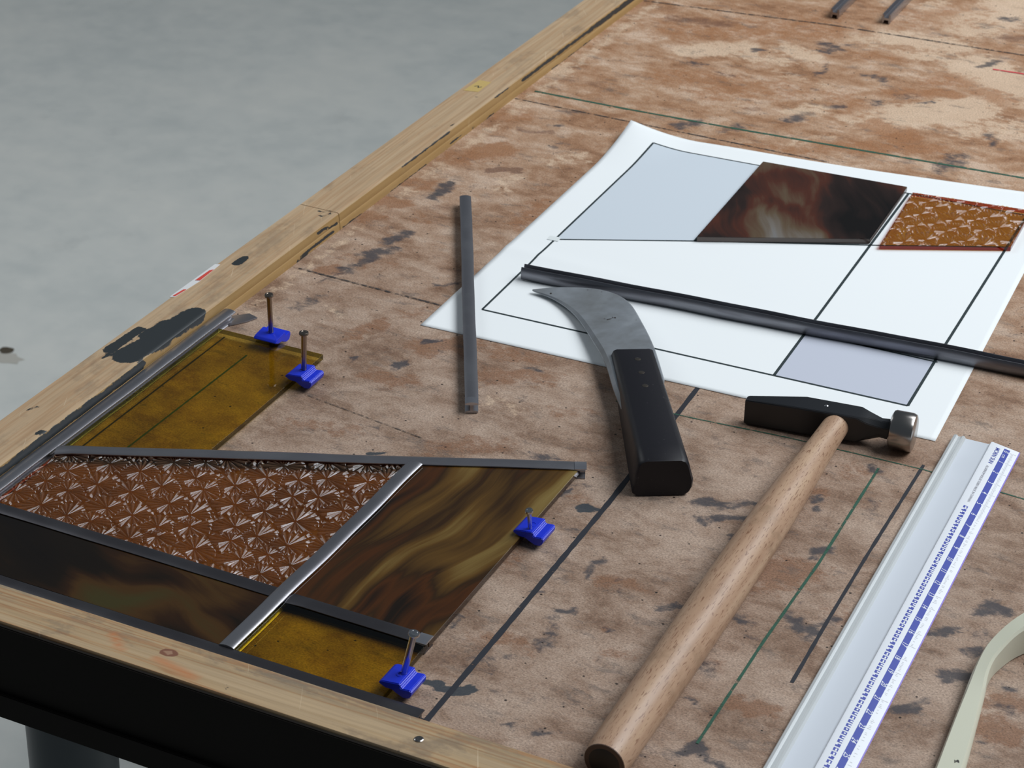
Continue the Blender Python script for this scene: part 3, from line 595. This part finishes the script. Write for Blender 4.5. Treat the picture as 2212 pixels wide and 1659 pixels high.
came('lead_came', (121.7, 819), (116, 1080), 'pale lead came end at the far back, left of the two', 'lead', side, .1, seed=9)
came('lead_came', (156, 826), (150, 1080), 'darker lead came end at the far back, right of the two', 'lead', side, .1, seed=10)

# ------------------------------------------------------------------ blue clips and nails
CP = [(-4.6, 5.9), (-4.2, 6.7), (-2.6, 7.5), (4.7, 8.4), (5.2, 8.0), (5.2, 6.7), (5.8, 6.3), (9.3, 6.7), (10.0, 6.1), (9.9, 4.4), (8.9, 2.5), (6.2, 2.1), (3.2, 3.4), (1.4, 4.5), (-1.6, 4.5)]
def clip(c, ang, label):
    ca, sa = math.cos(ang), math.sin(ang); rings = []
    for w in (-6.4, 6.4): rings.append([(c[0] + u * ca - w * sa, c[1] + u * sa + w * ca, z) for u, z in CP])
    v, f = loft(rings); o = mesh('glazing_clip', v, f, MAT['blue'], None, at=(c[0], c[1], 0)); finish(o, .45, 2, 40)
    hx, hy = c[0] + 2.2 * ca, c[1] + 2.2 * sa
    v, f = loft([[(hx + r * math.cos(a), hy + r * math.sin(a), z) for a in np.linspace(0, 2 * math.pi, 17)[:-1]] for r, z in ((2.0, 7.9), (1.9, 8.3), (1.3, 8.3), (1.2, 7.6))], False)
    finish(mesh('nail_hole_rim', v, f, MAT['blue'], o), 0)
    return tag(o, label, 'clip', 'blue plastic glazing clips')
def nail(base, head, label, mat, r=1.3, hr=2.2):
    b = Vector(base); h = Vector(head); d = (h - b).normalized(); tip = b - d * 9 * (b.z / 9 if b.z > 0 else 1); q = Vector((0, 0, 1)).rotation_difference(d); L = (h - tip).length
    prof = [(.15, 0), (r, 3.0), (r, L - 2.2), (r * 1.25, L - 1.5), (hr, L - 1.25), (hr, L - .35), (hr * .9, L - .05), (hr * .55, L), (hr * .5, L - .12), (.05, L - .12)]
    v, f = loft([[tuple(tip + q @ Vector((rr * math.cos(a), rr * math.sin(a), z))) for a in np.linspace(0, 2 * math.pi, 21)[:-1]] for rr, z in prof])
    o = mesh('nail', v, f, MAT[mat], None, at=base); finish(o, 0, smooth=40); return tag(o, label, 'nail', 'nails through the blue clips')
clip((30.6, 233.0), math.pi / 2, 'blue plastic clip on the far edge of the large yellow glass'); nail((30.6, 235.2, 0), (31.1, 233.4, 30), 'tall bronze nail in the clip nearest the left rail', 'nail')
clip((62.6, 208.6), 0, 'blue plastic clip on the right edge of the large yellow glass'); nail((64.8, 208.6, 0), (65.0, 209.6, 28.5), 'tall bronze nail beside the corner of the large yellow glass', 'nail', 1.35, 2.35)
clip((220.8, 135.6), 0, 'blue plastic clip on the edge of the amber streaky glass'); nail((223.0, 133.6, 0), (223.3, 130.4, 18.5), 'short silver nail in the clip by the amber streaky glass', 'nail_bright', 1.0, 1.75)
clip((222.4, 13.2), 0, 'blue plastic clip at the front corner of the small yellow glass'); nail((223.8, 13.0, 0), (228.4, 17.0, 27), 'tilted silver nail in the front clip', 'nail_bright', 1.4, 2.4)

# ------------------------------------------------------------------ lead knife
kn = thing('lead_knife', 'hooked lead knife with grey steel blade and black wooden handle', 'knife', (230, 250, 0))
outer = [(120.0, 348.9, 2.5), (133.3, 356.0, 4), (154.5, 359.0, 6.5), (173.6, 349.4, 9), (192.9, 325.3, 11), (209.6, 301.0, 12.5), (226, 274, 13)]
inner = [(120.6, 347.8, 2.5), (136.0, 343.2, 3.5), (154.3, 329.2, 5.5), (176.3, 303.2, 8), (190.6, 284.0, 10), (206.0, 259.5, 11), (221, 238, 11.5)]
def spline(pts, n):
    pts = np.array(pts, float); out = []
    for i in range(len(pts) - 1):
        p0, p1, p2, p3 = pts[max(i - 1, 0)], pts[i], pts[i + 1], pts[min(i + 2, len(pts) - 1)]
        for t in np.linspace(0, 1, n, endpoint=False):
            out.append(.5 * ((2 * p1) + (-p0 + p2) * t + (2 * p0 - 5 * p1 + 4 * p2 - p3) * t * t + (-p0 + 3 * p1 - 3 * p2 + p3) * t ** 3))
    return np.array(out + [pts[-1]])
so, si = spline(outer, 6), spline(inner, 6); rings = []
for i in range(len(so)):
    k = i / (len(so) - 1); th = .5 + 2.6 * min(1, k * 2.2); zz = np.array((0, 0, th)); m = (so[i] + si[i]) / 2; bv = (so[i] - si[i]) * .06
    rings.append([tuple(q_) for q_ in (so[i] - zz * .6 , so[i] - zz * .15, so[i] - bv * .4, si[i] + bv, si[i] - zz * .55, si[i] - zz * .8)])
v, f = loft(rings); bl = finish(mesh('blade', v, f, MAT['blade'], kn), 0, smooth=28)
hs = []
NS = 9; cs_, ce_ = np.array((200.6, 294.6)), np.array((258.0, 196.6)); dh = (ce_ - cs_) / np.linalg.norm(ce_ - cs_); rh = np.array((-dh[1], dh[0]))
for i in range(NS):
    t = i / (NS - 1); c = cs_ + (ce_ - cs_) * t; wt = 10.2 + 1.0 * t; wb = 11.0 + 2.8 * t; zt = 13.8 + 5.2 * t ** .8; zb = 6.0 * (1 - t) ** 1.4
    if i == 0: zt = 13.3
    if i == NS - 1: c = c - dh * .0
    ring = []; hgt = zt - zb; r1 = min(3.0, hgt * .3)
    pr = [(-wt + r1, zt), (wt - r1, zt), (wt - r1 * .3, zt - r1 * .3), (wt + .15 * (wb - wt), zt - r1), (wb, zb + hgt * .42), (wb - .25, zb + hgt * .22), (wb - 1.6, zb + hgt * .07), (wb - 4.2, zb), (-wb + 2.2, zb), (-wb + .4, zb + 1.2), (-wb, zb + 3), (-wt - .15 * (wb - wt), zt - r1), (-wt + r1 * .3, zt - r1 * .3)]
    for u, z in pr: ring.append((c[0] + rh[0] * u, c[1] + rh[1] * u, z))
    hs.append(ring)
hs.append([tuple(np.array(p_) * .94 + np.array((*(ce_ + dh * 1.4), 8.5)) * .06 + np.array((*(dh * 1.4), 0))) for p_ in hs[-1]])
v, f = loft(hs); finish(mesh('handle', v, f, MAT['black_wood'], kn), 0, smooth=55)
for t, dz in ((.115, .0), (.245, .0), (.37, .0)):
    c = cs_ + (ce_ - cs_) * t + rh * .6; z = 13.8 + 5.2 * t ** .8
    v, f = loft([[(c[0] + r * math.cos(a), c[1] + r * math.sin(a), zz_) for a in np.linspace(0, 2 * math.pi, 15)[:-1]] for r, zz_ in ((1.5, z - .6), (1.5, z + .12), (1.2, z + .2), (.1, z + .2))])
    finish(mesh('rivet', v, f, MAT['nail'], kn), 0)

# ------------------------------------------------------------------ hammer
hm = thing('hammer', 'small hammer with beech handle and black cross-peen head', 'hammer', (315, 140, 0))
ax = spline([(318.4, -1.6, 9.1), (317.2, 60, 9.6), (315.4, 130, 9.8), (313.6, 190, 9.4), (312.4, 230, 8.9), (311.6, 256, 8.5), (311.0, 280, 8.2)], 7)
rr = np.interp(ax[:, 1], [-2, 2, 20, 60, 120, 180, 215, 240, 258, 285], [8.2, 8.9, 9.1, 9.5, 9.75, 9.3, 8.4, 7.2, 6.5, 6.1])
rings = [[(p_[0] + r * math.cos(a), p_[1], p_[2] + r * (.98 if r > 8 else 1.0) * math.sin(a)) for a in np.linspace(0, 2 * math.pi, 33)[:-1]] for p_, r in zip(ax, rr)]
v, f = loft(rings, True); finish(mesh('handle', v, f, MAT['beech'], hm), 0, smooth=45)
e0 = ax[0]; v, f = loft([[(e0[0] + r * math.cos(a), e0[1] - q_, e0[2] + r * math.sin(a)) for a in np.linspace(0, 2 * math.pi, 33)[:-1]] for r, q_ in ((8.25, -.1), (8.1, .25), (7.0, .35))])
he = finish(mesh('handle_end', v, f, MAT['dark_end'], hm), 0)
v, f = loft([[(e0[0] + r * math.cos(a), e0[1] - q_, e0[2] + r * math.sin(a)) for a in np.linspace(0, 2 * math.pi, 33)[:-1]] for r, q_ in ((6.4, .3), (6.2, .42))])
finish(mesh('branded_face', v, f, plain('scorched_face', (.022, .014, .011), .6), he), 0)
ho, hd = np.array((267.6, 272.6)), np.array((.9945, .1045)); hn = np.array((-.1045, .9945))
def head_ring(a, y0, y1, z0, z1, ch):
    pr = [(y0 + ch, z0), (y1 - ch, z0), (y1, z0 + ch), (y1, z1 - ch), (y1 - ch, z1), (y0 + ch, z1), (y0, z1 - ch), (y0, z0 + ch)]
    return [(*(ho + hd * a + hn * y), z) for y, z in pr]
v, f = loft([head_ring(*q_) for q_ in ((0, .3, 4.4, .9, 13.2, .5), (.8, 0, 4.9, .5, 13.7, .4), (27, -.3, 12.2, 1.2, 14.9, .5), (53.5, .2, 12.0, 2.0, 15.3, .7), (58, 1.0, 11.3, 2.8, 14.8, 2.2), (64, 2.2, 10.2, 4.6, 13.4, 2.4), (67, 2.0, 10.4, 4.4, 13.6, 2.5), (70, 2.0, 10.4, 4.4, 13.6, 2.5))])
hh = finish(mesh('head', v, f, MAT['black_steel'], hm), .25, 2, 32)
def poll_ring(a, r): return [(*(ho + hd * a + hn * (6.2 + r * math.cos(t))), 9.4 + r * math.sin(t)) for t in np.linspace(0, 2 * math.pi, 41)[:-1]]
v, f = loft([poll_ring(*q_) for q_ in ((68.6, 7.6), (69.3, 8.9), (70.2, 9.3), (78.0, 9.3), (79.6, 8.7), (80.1, 7.5), (80.4, 3))])
finish(mesh('striking_face', v, f, MAT['steel'], hm), 0, smooth=30)
c = ho + hd * 37.5 + hn * 6.5; v, f = loft([[(c[0] + r * math.cos(a), c[1] + r * math.sin(a), z) for a in np.linspace(0, 2 * math.pi, 13)[:-1]] for r, z in ((.95, 14.7), (.95, 15.1), (.6, 15.35), (.05, 15.4))])
finish(mesh('pin', v, f, MAT['nail_bright'], hh), 0)

# ------------------------------------------------------------------ ruler
ru = thing('ruler', 'white aluminium ruler with blue centimetre band and ridged grip edge', 'ruler', (375, 160, 0))
RO, RE = np.array((360.1, 302.4)), np.array((.0335, -.9994)); RU = np.array((.9994, .0335))
RP = [(0, .2), (0, 2.2), (.4, 2.7), (1.5, 3.0), (2.4, 2.2), (3.4, 2.3), (4.3, 3.0), (5.2, 3.0), (6.0, 1.9), (16.6, 1.75), (17.2, 2.0), (18.0, 3.25), (18.8, 3.35), (31.4, 1.0), (31.9, .7), (31.7, .2)]
def rz(u): return float(np.interp(u, [q_[0] for q_ in RP[1:-2]], [q_[1] for q_ in RP[1:-2]]))
def R(s, u, z=None): p_ = RO + RE * s + RU * u; return (p_[0], p_[1], rz(u) if z is None else z)
v, f = loft([[(*(RO + RE * s + RU * u), z) for u, z in RP] for s in (-4.0, 304.0)])
o = mesh('ruler_body', v, f, None, ru, mats=[MAT['alu'], MAT['alu_white'], MAT['ruler_white'], MAT['violet']])
n_ = len(RP); o.data.polygons.foreach_set('material_index', [0 if j < 8 else 1 if j < 10 else 2 if j < 13 else 3 for j in range(n_)] + [0, 0]); finish(o, 0, smooth=30)
def print_quads(name, quads, mat, lift=.05):
    v = []; f = []
    for s0, s1, u0, u1 in quads:
        b = len(v)
        for s, u in ((s0, u0), (s1, u0), (s1, u1), (s0, u1)): x, y, z = R(s, u); v.append((x, y, z + lift))
        f.append((b, b + 1, b + 2, b + 3))
    return mesh(name, v, f, mat, ru)
print_quads('blue_band', [(-2.2, 304, 24.7, 27.5)], MAT['ruler_blue'])
rnd = random.Random(9); tk = []
for mm in range(0, 304):
    L_ = 2.9 if mm % 10 == 0 else 1.9 if mm % 5 == 0 else 1.2
    u0 = 28.0 if mm % 10 == 0 else 28.4 + .3 * (mm % 5 == 0) * -1 + .0
    if rnd.random() < (1.0 if mm < 60 else .62): tk.append((mm - .07, mm + .07, u0, u0 + L_ * (1.0 if mm < 60 else rnd.uniform(.5, 1))))
print_quads('tick_marks', tk, MAT['ruler_grey'], .04)
cq = []; s = 56.0
while s < 303:
    k = rnd.randint(0, 3)
    cq.append((s, s + 1.9, 20.6, 22.6)); s += 2.75
print_quads('checker_border', cq, MAT['ruler_blue'], .05)
cw = []
for s0, s1, u0, u1 in cq:
    k = rnd.randint(0, 3); a = [(.5, 1.3, .8, 1.5), (.5, 1.9, .9, 1.5), (.0, .9, 0, .7), (.6, 1.4, .9, 2.0)][k]
    cw.append((s0 + a[0], s0 + a[1], u0 + a[2], u0 + a[3]))
print_quads('checker_light', cw, MAT['ruler_white'], .08)
def print_text(name, txt, s, u, size, mat, shear=0.0, align='CENTER', bold=0.0, sx=1.0, lift=.09):
    cu = bpy.data.curves.new('t', 'FONT'); cu.body = txt; cu.size = size; cu.align_x = align; cu.align_y = 'CENTER'; cu.shear = shear; cu.offset = bold; cu.resolution_u = 3
    ob = bpy.data.objects.new('t', cu); COL.objects.link(ob); bpy.context.view_layer.update()
    me = bpy.data.meshes.new_from_object(ob.evaluated_get(bpy.context.evaluated_depsgraph_get()))
    vs_ = [R(s + q_.co.x * sx, u + q_.co.y) for q_ in me.vertices]; fs = [tuple(p_.vertices) for p_ in me.polygons]
    bpy.data.objects.remove(ob); bpy.data.curves.remove(cu); bpy.data.meshes.remove(me)
    return mesh(name, [(x, y, z + lift) for x, y, z in vs_], fs, mat, ru)
for k in range(0, 31): print_text('numeral', str(k), k * 10, 26.1, 3.5, MAT['ruler_white'], .25, 'CENTER', .02, .85)
print_text('unit_mark', 'cm', 4.6, 26.0, 2.6, MAT['ruler_white'])
print_text('maker_name', 'MORN SUN', -.6, 22.0, 2.9, MAT['ruler_blue'], 0, 'LEFT', .03, 1.02)
print_text('fine_print', 'ALUMINUM RULER ©2003 MADE IN TAIWAN', 17.2, 21.6, 1.75, MAT['ruler_grey'], 0, 'LEFT', 0, 1.0)

# ------------------------------------------------------------------ cream plastic tool
wl = [(431, 4, 6), (429.6, 30, 6), (427.7, 56.1, 6), (426.1, 77.1, 6), (424.1, 105, 6.5), (423.1, 128.4, 9), (425, 144.1, 11), (432, 161.4, 14), (446, 182, 17), (468, 203, 19), (500, 222, 19)]
wr = [(443, 8, 6), (440.4, 34, 6), (437.7, 61.3, 6), (434.7, 84.8, 6), (431.4, 108.8, 6.5), (429.2, 124.3, 9), (430.4, 135.8, 11), (436, 151.0, 14), (451, 171, 17), (472, 190, 19), (503, 208, 19)]
wl, wr = spline(wl, 5), spline(wr, 5); rings = []
for a, b in zip(wl, wr):
    d = (b - a); d[2] = 0; u = d / np.linalg.norm(d); z = a[2]
    rings.append([tuple(q_) for q_ in (a + (0, 0, -1.3), a + u * 1.0, b - u * 1.2 + (0, 0, .15), b + (0, 0, -1.1), np.array((*(b + u * .35)[:2], z * .5)), np.array((*(b + u * .1)[:2], .6)), np.array((*(b - u * 1.2)[:2], 0)), np.array((*(a + u * 1.2)[:2], 0)), np.array((*a[:2], .9)))])
v, f = loft(rings); wt = mesh('plastic_burnisher', v, f, MAT['cream'], None, at=(432, 100, 0)); finish(wt, 0, smooth=35)
tag(wt, 'curved cream plastic tool lying right of the ruler', 'tool')
poly_flat('smudge', [(433.5, 62.5), (434.2, 63.4), (435.2, 63.2), (434.9, 64.3), (434.2, 65.0), (433.6, 64.1), (432.9, 64.4)], 6.12, MAT['ink_pencil'], wt, .05)
